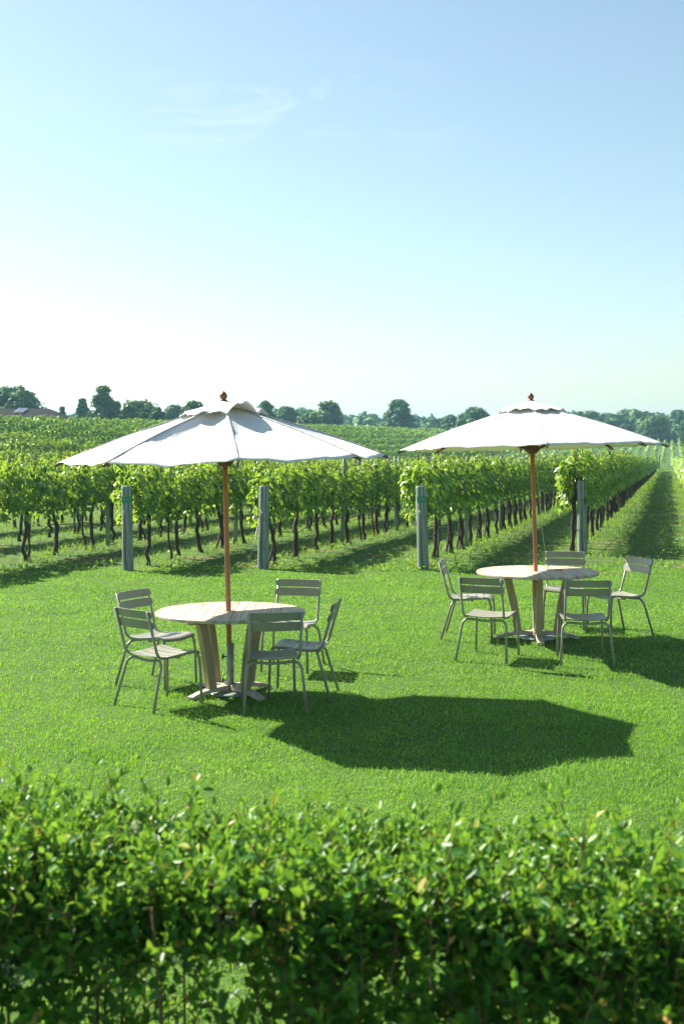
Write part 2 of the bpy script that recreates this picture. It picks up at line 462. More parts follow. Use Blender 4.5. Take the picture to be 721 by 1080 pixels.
def make_chair():
    t = empty('metal_chair')
    r = .0125
    for s in (-1, 1):
        post = bend([(s * .218, -.313, .848), (s * .214, -.205, .475), (s * .205, -.165, .437), (s * .205, -.10, .432)], .05)
        b = MB(); b.tube(post, r); b.build('back_post', M['paint'], t)
        b = MB(); b.tube([(s * .205, -.105, .4322), (s * .207, .0, .437), (s * .21, .13, .450), (s * .2105, .15, .4525)], r * .995); b.build('seat_rail', M['paint'], t)
        b = MB(); b.tube(bend([(s * .2105, .145, .452), (s * .211, .235, .461), (s * .222, .262, .36), (s * .232, .272, 0)], .06, 8), r); b.build('front_leg', M['paint'], t)
        b = MB(); b.tube(bend([(s * .266, -.285, 0), (s * .232, -.175, .375), (s * .19, -.155, .412), (s * .13, -.153, .410)], .06, 8), r); b.build('rear_leg', M['paint'], t)
    b = MB(); b.tube([(-.135, -.153, .4101), (-.06, -.153, .402), (0, -.153, .400), (.06, -.153, .402), (.135, -.153, .4101)], r * .99)
    b.tube(bend([(-.205, .05, .436), (-.19, .05, .415), (.19, .05, .415), (.205, .05, .436)], .03), .008)
    b.build('crossbar', M['paint'], t)
    # seat: six curved slats in one part
    prof = [(-.205, .462), (-.14, .447), (-.07, .446), (.0, .451), (.07, .458), (.14, .466), (.20, .470), (.245, .462), (.268, .438)]

    def pr(u):
        u = min(max(u, 0), 1) * (len(prof) - 1); i = min(int(u), len(prof) - 2); f = u - i
        return (prof[i][0] * (1 - f) + prof[i + 1][0] * f, prof[i][1] * (1 - f) + prof[i + 1][1] * f)
    b = MB()
    ns = 6
    for k in range(ns):
        u0, u1 = k / ns + .008, (k + 1) / ns - .008
        nu, nv = 4, 9
        top = []; bot = []
        for i in range(nu):
            yy, zz = pr(u0 + (u1 - u0) * i / (nu - 1))
            for j in range(nv):
                v = -1 + 2 * j / (nv - 1)
                w = .222
                z = zz - .016 * (1 - v * v)
                top.append((v * w, yy, z)); bot.append((v * w, yy, z - .005))
        fs = []
        o = nu * nv
        for i in range(nu - 1):
            for j in range(nv - 1):
                a = i * nv + j
                fs.append((a, a + 1, a + nv + 1, a + nv)); fs.append((o + a, o + a + nv, o + a + nv + 1, o + a + 1))
        for i in range(nu - 1):
            a = i * nv; fs.append((a, a + nv, o + a + nv, o + a)); a += nv - 1; fs.append((a, o + a, o + a + nv, a + nv))
        for j in range(nv - 1):
            fs.append((j, o + j, o + j + 1, j + 1)); a = (nu - 1) * nv + j; fs.append((a, a + 1, o + a + 1, o + a))
        b.add(top + bot, fs, True)
    o = b.build('seat', M['paint'], t)
    md = o.modifiers.new('Split', 'EDGE_SPLIT'); md.split_angle = R(45)
    # two curved back slats with rounded ends
    for zc, hh in ((.815, .072), (.728, .078)):
        b = MB()
        n = 15; w = .238; front = []; back = []
        for j in range(n):
            v = -1 + 2 * j / (n - 1)
            e = 1 - (max(0, abs(v) - .93) / .07) ** 2 * .45
            x = v * w
            yb = -.205 - .113 * ((zc - .475) / .39)
            for sgn in (-1, 1):
                z = zc + sgn * hh / 2 * e
                y = yb - .29 * (z - zc) + .020 - .026 * (1 - v * v)
                front.append((x, y + .004, z)); back.append((x, y - .006, z))
        fs = []
        o = len(front)
        for j in range(n - 1):
            a = j * 2
            fs.append((a, a + 1, a + 3, a + 2)); fs.append((o + a, o + a + 2, o + a + 3, o + a + 1))
            fs.append((a + 1, o + a + 1, o + a + 3, a + 3)); fs.append((a, a + 2, o + a + 2, o + a))
        fs.append((0, o, o + 1, 1)); a = 2 * (n - 1); fs.append((a, a + 1, o + a + 1, o + a))
        b.add(front + back, fs, False)
        b.build('backrest_slat', M['paint'], t, bevel=.003)
    return t


CH = [  # x, y, facing, label
    (-1.57, 11.47, (.62, .66), 'olive metal chair at front left of the left table, in front of another chair', 0),
    (-1.72, 12.42, (.83, -.5), 'olive metal chair at the far left of its table, mostly hidden behind another chair', 0),
    (-.60, 11.40, (-.16, .98), 'olive metal chair at front right of the left table, its back to the camera', 0),
    (-.50, 13.16, (-.22, -.98), 'olive metal chair behind the left table, facing the camera, back slats half sunlit', 0),
    (-.35, 11.96, (-.97, .12), 'olive metal chair side-on at the right edge of the left table, facing left', 0),
    (1.51, 13.62, (.40, .91), 'olive metal chair at front left of the right table, its back turned to us', 1),
    (1.42, 14.87, (.97, -.18), 'olive metal chair side-on at the left edge of the right table, facing right', 1),
    (2.44, 13.42, (.04, 1), 'olive metal chair at front right of the right table, back square to us', 1),
    (2.60, 15.55, (-.2, -.98), 'olive metal chair behind the right table facing the camera, in shade under the umbrella', 1),
    (3.12, 15.02, (-.89, -.42), 'olive metal chair at the far right, turned left, half of its back slats sunlit', 1)]
proto = make_chair()
for i, (x, y, f, lab, g) in enumerate(CH):
    o = proto if i == 0 else copy_tree(proto)
    o.location = (x, y, tz(x, y) + .004); o.rotation_euler = (0, 0, math.atan2(-f[0], f[1]))
    tag(o, lab, 'chair', 'olive metal garden chairs round the two tables')

# ------------------------------------------------------------------ table


def make_table(rz_leg):
    t = empty('round_table')
    Rt, Ri, z0, z1 = .675, .535, .715, .745
    b = MB()
    # outer ring in eight joined segments
    for k in range(8):
        a0 = 2 * math.pi * k / 8 + .0025; a1 = 2 * math.pi * (k + 1) / 8 - .0025; n = 9
        vs = []
        for i in range(n):
            a = a0 + (a1 - a0) * i / (n - 1)
            c, s_ = math.cos(a), math.sin(a)
            for rr, zz in ((Ri, z0), (Rt - .004, z0), (Rt, z0 + .006), (Rt, z1 - .006), (Rt - .006, z1), (Ri, z1)):
                vs.append((rr * c, rr * s_, zz))
        fs = []
        for i in range(n - 1):
            for j in range(6):
                p = i * 6 + j; q_ = i * 6 + (j + 1) % 6
                fs.append((p, p + 6, q_ + 6, q_))
        fs.append(tuple(range(6))); fs.append(tuple((n - 1) * 6 + j for j in reversed(range(6))))
        b.add(vs, fs)
    ro = Ri - .004
    nsl = 13; w = 2 * ro / nsl
    for k in range(nsl):
        x0 = -ro + k * w + .0026; x1 = -ro + (k + 1) * w - .0026
        m = 6
        xsn = [x0 + (x1 - x0) * i / (m - 1) for i in range(m)]
        up = [(x, math.sqrt(max(ro * ro - x * x, 0.0004))) for x in xsn]
        rects = [up + [(x, -y) for x, y in reversed(up)]]
        if abs((x0 + x1) / 2) < w * .6:      # a gap for the pole in the middle slat
            rects = [[(x0, .034)] + up + [(x1, .034)], [(x1, -.034)] + [(x, -y) for x, y in reversed(up)] + [(x0, -.034)]]
        for poly in rects:
            n = len(poly)
            vs = [(x, y, z0 + .003) for x, y in poly] + [(x, y, z1 - .001) for x, y in poly]
            fs = [tuple(range(n)), tuple(n + i for i in reversed(range(n)))]
            fs += [(i, n + i, n + (i + 1) % n, (i + 1) % n) for i in range(n)]
            b.add(vs, fs)
    b.build('tabletop', M['teak'], t)
    for k in range(2):
        a = rz_leg + k * math.pi / 2
        b = MB(); b.box((0, 0, .685 - .028 * k), (.86, .045, .055), Matrix.Rotation(a, 3, 'Z')) if k == 0 else b.box((0, 0, .6845), (.86, .0452, .0545), Matrix.Rotation(a, 3, 'Z'))
        # beams are halved round the pole
        if k == 1:
            b = MB()
            for s in (-1, 1):
                c = Matrix.Rotation(a, 3, 'Z') @ Vector((s * .2275, 0, .685)); b.box(c, (.405, .045, .055), Matrix.Rotation(a, 3, 'Z'))
        else:
            b = MB()
            for s in (-1, 1):
                c = Matrix.Rotation(a, 3, 'Z') @ Vector((s * .2425, 0, .685)); b.box(c, (.435, .045, .055), Matrix.Rotation(a, 3, 'Z'))
        b.build('support_beam', M['teak_leg'], t, bevel=.003)
    for k in range(4):
        a = rz_leg + k * math.pi / 2
        rot = Matrix.Rotation(a, 3, 'Z')
        b = MB()
        vs = []
        for z, rc, wd, th in ((.075, .215, .085, .068), (.40, .265, .085, .068), (.655, .325, .088, .068)):
            for sx, sy in ((-1, -1), (1, -1), (1, 1), (-1, 1)):
                vs.append(rot @ Vector((rc + sx * wd / 2, sy * th / 2, z)))
        fs = [(3, 2, 1, 0), (8, 9, 10, 11)]
        for i in range(2):
            for j in range(4):
                fs.append((i * 4 + j, i * 4 + (j + 1) % 4, i * 4 + 4 + (j + 1) % 4, i * 4 + 4 + j))
        b.add(vs, fs); b.build('leg', M['teak_leg'], t, bevel=.005)
        # arched foot
        b = MB(); vs = []
        prof = [(.048, .035, .085), (.14, .04, .082), (.25, .036, .072), (.34, .018, .058), (.42, .0, .036), (.46, .0, .018)]
        for rr, za, zb in prof:
            for sy, z in ((-1, za), (1, za), (1, zb), (-1, zb)):
                vs.append(rot @ Vector((rr, sy * .037, z)))
        fs = [(0, 1, 2, 3), tuple(len(vs) - 4 + j for j in (3, 2, 1, 0))]
        for i in range(len(prof) - 1):
            for j in range(4):
                fs.append((i * 4 + j, i * 4 + 4 + j, i * 4 + 4 + (j + 1) % 4, i * 4 + (j + 1) % 4))
        b.add(vs, fs); b.build('foot', M['teak'], t, bevel=.004)
    return t


T1 = (-1.005, 11.97); T2 = (2.165, 14.72)
t1 = make_table(R(43)); t1.location = (*T1, tz(*T1) + .006)
tag(t1, 'round weathered teak table under the left umbrella, with feet set in an X', 'table', 'round teak garden tables')
t2 = make_table(R(-4)); t2.location = (*T2, tz(*T2) + .006)
tag(t2, 'round weathered teak table under the right umbrella, with a cord and toggle on top', 'table', 'round teak garden tables')

# ------------------------------------------------------------------ umbrella


def make_umbrella(rot0, slack, seed, lift, rim=2.125):
    rnd = random.Random(seed)
    t = empty('garden_umbrella')
    RR, r0, z_rim, z_top = 1.475, .12, rim, rim + .455
    b = MB(); b.lathe([(.0, .10), (.022, .10), (.0235, .12), (.0235, z_top + .06), (.0, z_top + .06)], 20); b.build('pole', M['pole'], t)
    b = MB(); b.lathe([(.0, z_top + .055), (.034, z_top + .056), (.036, z_top + .066), (.024, z_top + .074), (.022, z_top + .080), (.034, z_top + .096), (.035, z_top + .112), (.024, z_top + .134), (.008, z_top + .150), (0, z_top + .153)], 16)
    b.build('finial', M['darkwood'], t)
    b = MB(); b.lathe([(.0245, z_rim - .075), (.05, z_rim - .075), (.056, z_rim - .06), (.088, z_rim - .03), (.088, z_rim + .0), (.05, z_rim + .03), (.0245, z_rim + .03)], 16)
    b.build('hub', M['darkwood'], t)

    def ribz(r):
        u = (r - r0) / (RR - r0)
        return z_top + (z_rim - z_top) * (u + .09 * math.sin(math.pi * u) * -1.0 * .55)

    angs = [rot0 + R(45) * k for k in range(8)]
    for a in angs:
        c, s = math.cos(a), math.sin(a)
        b = MB(); pts = []
        for i in range(7):
            r = .07 + (RR + .022 - .07) * i / 6
            pts.append((r * c, r * s, ribz(r) - .022))
        rot = Matrix.Rotation(a, 3, 'Z')
        vs = []
        for i in range(7):
            r = .07 + (RR + .024 - .07) * i / 6; zc = ribz(r) - .021
            for sy, sz in ((-1, -1), (1, -1), (1, 1), (-1, 1)):
                vs.append(rot @ Vector((r, sy * .008, zc + sz * .0125)))
        fs = [(3, 2, 1, 0), (24, 25, 26, 27)]
        for i in range(6):
            for j in range(4):
                fs.append((i * 4 + j, i * 4 + (j + 1) % 4, i * 4 + 4 + (j + 1) % 4, i * 4 + 4 + j))
        b.add(vs, fs)
        rb = b.build('rib', M['darkwood'], t, bevel=.002)
        b = MB(); rm = .78
        b.tube([(.08 * c, .08 * s, z_rim - .015), (rm * c, rm * s, ribz(rm) - .036)], .009, 6); b.build('strut', M['darkwood'], rb)
    # canopy: eight panels, taut along the ribs and slack between them
    nu, nv = 18, 12
    V = []; idxs = {}
    sag = [slack * rnd.uniform(.75, 1.25) for _ in range(8)]
    ph = [rnd.uniform(0, 6.28) for _ in range(8)]
    for k in range(8):
        a0 = angs[k]
        for j in range(nv):
            f = j / nv
            for i in range(nu + 1):
                u = i / nu
                r = r0 + (RR - r0) * u
                p0 = Vector((math.cos(a0), math.sin(a0))) * r; p1 = Vector((math.cos(a0 + R(45)), math.sin(a0 + R(45)))) * r
                p = p0 * (1 - f) + p1 * f
                hump = 4 * f * (1 - f)
                z = ribz(r) - sag[k] * hump * (.72 * math.sin(math.pi * u ** .9) + .28 * u ** 3)
                # small creases fanning from the rib ends and the crown
                z += .010 * math.sin(f * 13 + ph[k] + 4 * u) * hump * u * (1 if slack > .04 else .6) + .010 * math.sin(f * 27 + ph[k] * 2 - 3 * u) * max(0, u - .5) * hump + .012 * math.sin(u * 17 + ph[k] + 5 * f) * math.exp(-((f - .06) / .10) ** 2) * u * min(1, f * 20) * (1 if slack > .04 else .4)
                inw = 1 - .014 * hump * u ** 6
                idxs[(k, j, i)] = len(V); V.append((p.x * inw, p.y * inw, z))
    Fq = []
    for k in range(8):
        for j in range(nv):
            k2, j2 = (k, j + 1) if j + 1 < nv else ((k + 1) % 8, 0)
            for i in range(nu):
                Fq.append((idxs[(k, j, i)], idxs[(k, j, i + 1)], idxs[(k2, j2, i + 1)], idxs[(k2, j2, i)]))
    for a in angs:
        c, s_ = math.cos(a), math.sin(a); o_ = len(V)
        for i in range(nu + 1):
            rr = r0 + (RR - r0) * i / nu * .998
            for sd_, dz in ((-.011, .001), (-.009, .0028), (.009, .0028), (.011, .001)):
                V.append((rr * c - sd_ * s_, rr * s_ + sd_ * c, ribz(rr) + dz))
        for i in range(nu):
            for j in range(3):
                b_ = o_ + i * 4 + j; Fq.append((b_, b_ + 4, b_ + 5, b_ + 1))
    cn = link('canopy', np_mesh('canopy', np.array(V), np.array(Fq), True), M['canvas'], t)
    md = cn.modifiers.new('Hem', 'SOLIDIFY'); md.thickness = .003
    # vent cap floating above the crown
    V = []; nu, nv = 9, 96
    rc = .40
    for j in range(nv):
        f8 = j / nv * 8; k = int(f8); f = f8 - k
        a = rot0 + 2 * math.pi * j / nv
        hump = 4 * f * (1 - f)
        for i in range(nu + 1):
            u = i / nu; r = .028 + (rc - .028) * u
            rr = r * (math.cos(R(22.5)) / math.cos(R(22.5) * (2 * f - 1)) * hump + (1 - hump)) if hump else r
            z = z_top + .062 - (.062 + z_top - ribz(rc) - .012) * (u ** 1.15)
            z += lift[k] * hump * u ** 2 + .014 * math.sin(f * 11 + k * 1.7) * hump * u * u + .006 * math.sin(f * 23 + k * 2.9) * hump * u
            V.append((rr * math.cos(a), rr * math.sin(a), z))
    Fq = []
    for j in range(nv):
        for i in range(nu):
            a = j * (nu + 1) + i; b_ = ((j + 1) % nv) * (nu + 1) + i
            Fq.append((a, a + 1, b_ + 1, b_))
    vc = link('vent_cap', np_mesh('vent_cap', np.array(V), np.array(Fq), True), M['canvas'], t)
    md = vc.modifiers.new('Hem', 'SOLIDIFY'); md.thickness = .003
    return t


def make_stand(loc):
    t = empty('umbrella_stand', loc)
    b = MB(); b.lathe([(.0, .012), (.0, .0), (.19, .0), (.20, .008), (.19, .022), (.05, .034), (.033, .04), (.033, .04)], 28); b.build('base_plate', M['galv'], t)
    b = MB(); b.lathe([(.0255, .035), (.033, .035), (.033, .455), (.0255, .455), (.0255, .035)], 20); b.build('sleeve', M['galv'], t)
    for z in (.12, .335):
        b = MB(); b.tube([(-.032, 0, z), (-.068, 0, z)], .006, 8); b.tube([(-.068, -.0, z - .022), (-.068, 0, z + .022)], .0085, 8); b.build('knob', M['iron'], t)
    return t


# ribs counted so that one points (almost) at the camera
u1 = make_umbrella(R(-81), .105, 3, [.115, .035, .025, .03, .04, .03, .02, .03]); u1.location = (*T1, tz(*T1))
u1.rotation_euler = (R(-.3), R(-1.35), 0)
tag(u1, 'cream canvas umbrella with drooping panels over the left table', 'umbrella', 'cream garden umbrellas')
u2 = make_umbrella(R(-92.5), .022, 5, [.02, .012, .02, .02, .02, .015, .025, .035]); u2.location = (*T2, tz(*T2))
u2.rotation_euler = (R(-1.6), R(-1.35), 0)
tag(u2, 'cream canvas umbrella with taut panels and a hanging cord over the right table', 'umbrella', 'cream garden umbrellas')
s1 = make_stand((*T1, tz(*T1) + .004)); tag(s1, 'grey tube umbrella stand with two black knobs under the left table', 'umbrella stand', 'umbrella stands under the tables')
s2 = make_stand((*T2, tz(*T2) + .004)); s2.rotation_euler.z = R(-110)
tag(s2, 'grey tube umbrella stand under the right table', 'umbrella stand', 'umbrella stands under the tables')
# pulley cord of the right umbrella, hanging to the table where its toggle lies
b = MB()
b.tube([(.03, -.055, 2.10), (.045, -.075, 1.6), (.08, -.10, 1.1), (.12, -.13, .762), (.16, -.12, .757), (.20, -.14, .757)], .0035, 6)
b.build('pulley_cord', M['cord'], u2)
b = MB(); b.tube([(.19, -.15, .768), (.27, -.17, .768)], [.009, .012], 8); b.build('toggle', M['pole'], u2)

# ------------------------------------------------------------------ grapevines


def vine_leaves(n, length=1.5, big=1.0, lod=False, thick=1.0, shoots=.10, nc=6):
    """canopy of one vine, trained along local X"""
    x = rng.uniform(-length / 2 - .06, length / 2 + .06, n)
    h = rng.beta(1.5, 1.15, n)                    # height in the curtain
    z = .93 + h * .66 + .09 * np.sin(x * 7 + rng.uniform(0, 6)) * h
    side = np.where(rng.uniform(size=n) < .5, -1, 1)
    th = thick * (.15 + .15 * np.sin(math.pi * np.clip(h, .1, .95)))
    y = side * th * rng.uniform(.25, 1.0, n) ** .55
    # ragged drooping shoots at the bottom and upright shoots above
    low = rng.uniform(size=n) < .12
    z = np.where(low, .80 + .25 * rng.uniform(size=n) + .1 * np.sin(x * 9), z)
    sh = rng.uniform(size=n) < shoots
    k = rng.integers(0, nc, n)
    sx = -length / 2 + (k + .5) * length / nc + .05 * np.sin(k * 5.0)
    x = np.where(sh, sx + rng.normal(0, .035, n), x); y = np.where(sh, .10 * np.sin(k * 3.3) + rng.normal(0, .04, n), y)
    z = np.where(sh, 1.50 + .34 * rng.uniform(size=n) * (.5 + .5 * np.abs(np.sin(k * 2.1 + .4))), z)
    P = np.stack([x, y, z], -1)
    out = np.stack([np.zeros(n), side * 1.0, .35 + .9 * h], -1)
    nrm = unit(out) + .55 * rdir(n)
    D = unit(np.stack([rng.normal(0, .6, n), side * .5 + rng.normal(0, .4, n), -.75 + rng.normal(0, .35, n)], -1))
    L = rng.uniform(.065, .118, n) * big * np.where(sh, .7, 1)
    return scatter(QUAD if lod else VLEAF, P, D, nrm, L, L * rng.uniform(.85, 1.1, n))


def wood(seed):
    random.seed(seed)
    b = MB()
    trunks = 1 if random.random() < .62 else 2
    for k in range(trunks):
        x = random.uniform(-.15, .15) + k * random.choice((-.2, .14, .22)); y = random.uniform(-.06, .06)
        lean = random.uniform(-.45, .45)
        pts = []; rad = []
        for i in range(9):
            f = i / 8
            pts.append((x + lean * f + random.uniform(-.03, .03) + .07 * math.sin(f * 5.8 + seed), y * (1 - f) + random.uniform(-.022, .022), -.03 + f * .98))
            rad.append((.044 - .013 * f if k == 0 else .023 - .006 * f) * random.uniform(.8, 1.25))
        rad[0] *= 1.3
        b.tube(pts, rad, 8, jitter=.18)
        top = Vector(pts[-1])
        for s in (-1, 1):
            e = [top + Vector((s * .0, 0, -.05))]
            for i in range(1, 5):
                e.append(Vector((top.x + s * i * .15, top.y + random.uniform(-.02, .02), .90 + random.uniform(-.02, .03))))
            b.tube(e, [.022, .02, .017, .014, .011], 6, jitter=.15)
    # a few canes up into the leaves
    for i in range(7):
        x = random.uniform(-.65, .65)
        b.tube([(x, 0, .9), (x + random.uniform(-.06, .06), random.uniform(-.1, .1), 1.35), (x + random.uniform(-.12, .12), random.uniform(-.15, .15), 1.85)], [.008, .006, .004], 5)
    return b


def start_y(p):
    """the rows end on the lawn's edge; the right-hand ones start farther back"""
    return {-8.79: 22.2, -6.72: 22.5, -4.12: 22.3, -1.80: 25.3, .78: 23.0}.get(p, 20.5 if p < -9 else 25)


# distances q along each row where the row begins
rows = []
for p in ROWS:
    y0 = start_y(p); rows.append((p, (y0 + p * ST) / CT, 182.0))
HILLROWS = [-13.6, -16.0]
p = -24.5
while p > -60:
    HILLROWS.append(p); p -= 3.5
for p in HILLROWS:
    rows.append((p, 17.5, 330.0))
SP = 1.35
cand = []
for ri, (p, q0, q1) in enumerate(rows):
    k = 0
    while q0 + .75 + k * SP < q1:
        q = q0 + .75 + k * SP
        x, y = xy(p, q)
        px = CX + F * x / y if y > 5 else -999
        cand.append((y, ri, k, x, y, px)); k += 1
cand.sort()
inview = [c for c in cand if -25 < c[5] < 745 and c[0] < 200]
solo = set((c[1], c[2]) for c in inview[:288])

variants = []
for s in range(6):
    V, Fc = vine_leaves(940, 1.35)
    me = np_mesh('vine_foliage', V, Fc)
    tr = empty('grapevine')
    link('foliage', me, M['vine'], tr)
    wood(100 + s).build('trunk', M['bark'], tr)
    variants.append(tr)

ROWLAB = ['in the row left of every end post',
          'in the row behind the leftmost end post',
          'in the row behind the bare end post',
          'in the row behind the leaning middle end post',
          'in the row behind the rightmost end post',
          'in the row right of the mown alley']
used = set()
random.seed(21)
nv = 0
for c in cand:
    if (c[1], c[2]) not in solo: continue
    v = nv % 6 if nv < 6 else random.randrange(6)
    o = variants[v] if v not in used else copy_tree(variants[v])
    used.add(v); nv += 1
    x, y = c[3], c[4]
    o.location = (x, y, tz(x, y) - .01)
    flip = math.pi if random.random() < .5 else 0
    o.rotation_euler = (0, 0, math.pi / 2 - TH + flip)
    zk = {3: 1.07, 4: 1.12, 5: 1.12}.get(c[1], 1.0)
    o.scale = (1, random.uniform(.9, 1.12), zk * random.uniform(.93, 1.06))
    ri, k = c[1], c[2]
    if ri < 6:
        lab = ('first grapevine, nearest the lawn, ' if k == 0 else 'leafy dark-trunked grapevine ') + ROWLAB[ri]
        grp = 'grapevines ' + ROWLAB[ri]
    else:
        lab, grp = (('leafy grapevine in the last rows before the slope, at the left', 'grapevines in the last rows before the slope') if ri < 8 else
                    ('leafy grapevine on the slope behind the front rows on the left', 'grapevines on the slope behind the front rows'))
    tag(o, lab, 'grapevine', grp)

# the rest of the vineyard reads as bands of green: one mass
VV, FFs, off = [], [], 0


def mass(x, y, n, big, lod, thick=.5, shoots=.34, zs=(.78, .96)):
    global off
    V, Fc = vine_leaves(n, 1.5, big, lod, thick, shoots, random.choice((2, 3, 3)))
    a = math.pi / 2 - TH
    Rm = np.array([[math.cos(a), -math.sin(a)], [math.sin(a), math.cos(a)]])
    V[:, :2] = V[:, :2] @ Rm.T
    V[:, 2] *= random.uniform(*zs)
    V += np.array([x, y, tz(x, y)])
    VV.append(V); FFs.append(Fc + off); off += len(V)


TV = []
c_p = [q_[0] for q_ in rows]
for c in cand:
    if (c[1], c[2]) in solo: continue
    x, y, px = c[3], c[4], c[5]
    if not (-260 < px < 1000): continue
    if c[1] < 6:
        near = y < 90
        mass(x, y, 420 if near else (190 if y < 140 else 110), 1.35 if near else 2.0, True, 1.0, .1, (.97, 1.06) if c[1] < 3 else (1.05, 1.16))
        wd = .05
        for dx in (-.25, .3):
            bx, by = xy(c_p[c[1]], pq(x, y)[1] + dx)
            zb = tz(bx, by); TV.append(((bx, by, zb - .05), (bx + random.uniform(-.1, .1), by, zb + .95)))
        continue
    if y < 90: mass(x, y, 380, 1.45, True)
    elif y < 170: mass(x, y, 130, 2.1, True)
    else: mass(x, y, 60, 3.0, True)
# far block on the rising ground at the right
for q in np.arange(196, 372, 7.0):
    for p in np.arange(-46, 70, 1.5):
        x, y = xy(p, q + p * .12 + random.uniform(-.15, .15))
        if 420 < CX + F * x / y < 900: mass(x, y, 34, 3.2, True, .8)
b = MB()
for a_, e_ in TV: b.tube([a_, e_], [.05, .035], 5, caps=False)
tag(b.build('vineyard_trunks', M['bark']), label='dark trunks of the far vines along the front rows', cat='vineyard', kind='stuff')
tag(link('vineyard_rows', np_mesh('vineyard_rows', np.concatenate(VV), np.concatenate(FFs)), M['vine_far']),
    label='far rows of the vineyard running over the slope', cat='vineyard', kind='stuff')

# ------------------------------------------------------------------ posts, wires, hoses


def end_post(seed):
    random.seed(seed)
    t = empty('end_post')
    b = MB(); n = 18; vs = []; fs = []
    zs = [-.05, .0, .35, .7, 1.05, 1.36, 1.40, 1.405]
    for i, z in enumerate(zs):
        for k in range(n):
            a = 2 * math.pi * k / n
            r = (.094 - .004 * z) * (1 + .02 * math.sin(3 * a + seed)) * (1 if i < 6 else (.97 if i == 6 else .9))
            vs.append((r * math.cos(a), r * math.sin(a), z))
    for i in range(len(zs) - 1):
        for k in range(n):
            fs.append((i * n + k, i * n + (k + 1) % n, (i + 1) * n + (k + 1) % n, (i + 1) * n + k))
    b.add(vs, fs, True); b.f.append([(len(zs) - 1) * n + k for k in range(n)]); b.sm.append(False)
    b.build('shaft', M['post'], t)
    b = MB()
    for i in range(9):
        z = 1.34 - i * .13 + random.uniform(-.03, .03); a = -math.pi / 2 + random.uniform(-.6, .6)
        c = Vector((math.cos(a), math.sin(a), 0)) * .092
        b.tube([c + Vector((-.012, 0, z)), c + Vector((-.012, -.012, z)), c + Vector((.012, -.012, z)), c + Vector((.012, 0, z))], .004, 5)
    b.tube(bend([(-.04, -.088, 1.0), (-.02, -.10, .86), (0, -.102, .80), (.015, -.10, .55), (.02, -.098, .30)], .05), .006, 6)
    b.tube([(.03, -.09, 1.02), (.01, -.101, .9), (0, -.103, .80)], .006, 6)
    b.build('wire_fixings', M['wire'], t)
    return t


POSTS = [(-3.55, 22.05, 'weathered round end post farthest left, with a green plate near its top', True, (.8, -.9)),
         (-1.335, 22.45, 'weathered round end post without a plate, beside the left umbrella pole', False, (.5, .9)),
         (1.36, 22.2, 'leaning weathered round end post with a green plate, midway between the two umbrellas', True, (.8, -1.9)),
         (4.60, 25.4, 'weathered round end post without a plate, behind the right table', False, (.5, -1.0))]
for i, (x, y, lab, plate, lean) in enumerate(POSTS):
    t = end_post(i + 1); t.location = (x, y, tz(x, y)); t.rotation_euler = (R(lean[0]), R(lean[1]), 0)
    tag(t, lab, 'post', 'thick end posts of the vine rows')
    if plate:
        b = MB(); vs = []; fs = []
        for k in range(9):
            a = -math.pi / 2 + (k - 4) * .21
            for rr, z in ((.099, 1.13), (.099, 1.235), (.096, 1.235), (.096, 1.13)):
                vs.append((rr * math.cos(a), rr * math.sin(a), z))
        for k in range(8):
            for j in range(4): fs.append((k * 4 + j, k * 4 + (j + 1) % 4, k * 4 + 4 + (j + 1) % 4, k * 4 + 4 + j))
        fs += [(3, 2, 1, 0), (32, 33, 34, 35)]
        b.add(vs, fs); pl = b.build('plate', M['tag'], t)
        b = MB()
        for kx in (-.03, .0, .03):
            b.box((kx, -.0985, 1.185), (.008, .003, .045))
        b.build('plate_marking', M['wire'], pl)
    if i == 1:
        b = MB(); b.tube([(-.05, -.08, .95), (-.14, -.35, .45), (-.24, -.62, .0)], .004, 5); b.build('anchor_wire', M['wire'], t)

b = MB(); n = 10
b.tube([(0, 0, -.05), (0, 0, .8), (.004, .003, 1.6), (.006, .002, 1.88)], [.045, .043, .041, .040], n, jitter=.04)
me0 = b.build('line_post', M['post'])
first = True
random.seed(5)
ORD = ['first', 'second', 'third', 'fourth', 'fifth', 'sixth', 'seventh', 'eighth']
for ri in range(6):
    p, q0, q1 = rows[ri]
    for k in range(7):
        q = q0 + (5.7 if ri != 0 else 7.1) * (k + 1) - (.9 if ri == 4 else 0)
        if ri == 4 and k == 0: q = q0 + 1.8
        x, y = xy(p, q)
        px = CX + F * x / y
        if not (-10 < px < 730): continue
        o = me0 if first else me0.copy()
        if not first: col.objects.link(o)
        first = False
        o.location = (x + random.uniform(-.03, .03), y, tz(x, y)); o.rotation_euler = (R(random.uniform(-1.5, 1.5)), R(random.uniform(-1.5, 1.5)), random.uniform(0, 6))
        tag(o, 'slim line post, %s from the lawn, %s' % (ORD[k], ROWLAB[ri]), 'post', 'slim line posts along the vine rows')

for k in range(16):
    p_ = -16 + k * 2.9
    x, y = xy(p_, 194.5 + p_ * .12)
    px = CX + F * x / y
    if not (560 < px < 735): continue
    o = me0.copy(); col.objects.link(o); o.location = (x, y, tz(x, y)); o.scale = (2.2, 2.2, 1.15)
    tag(o, 'dark post at the front of the distant vine block on the right', 'post', 'posts of the distant vine block')

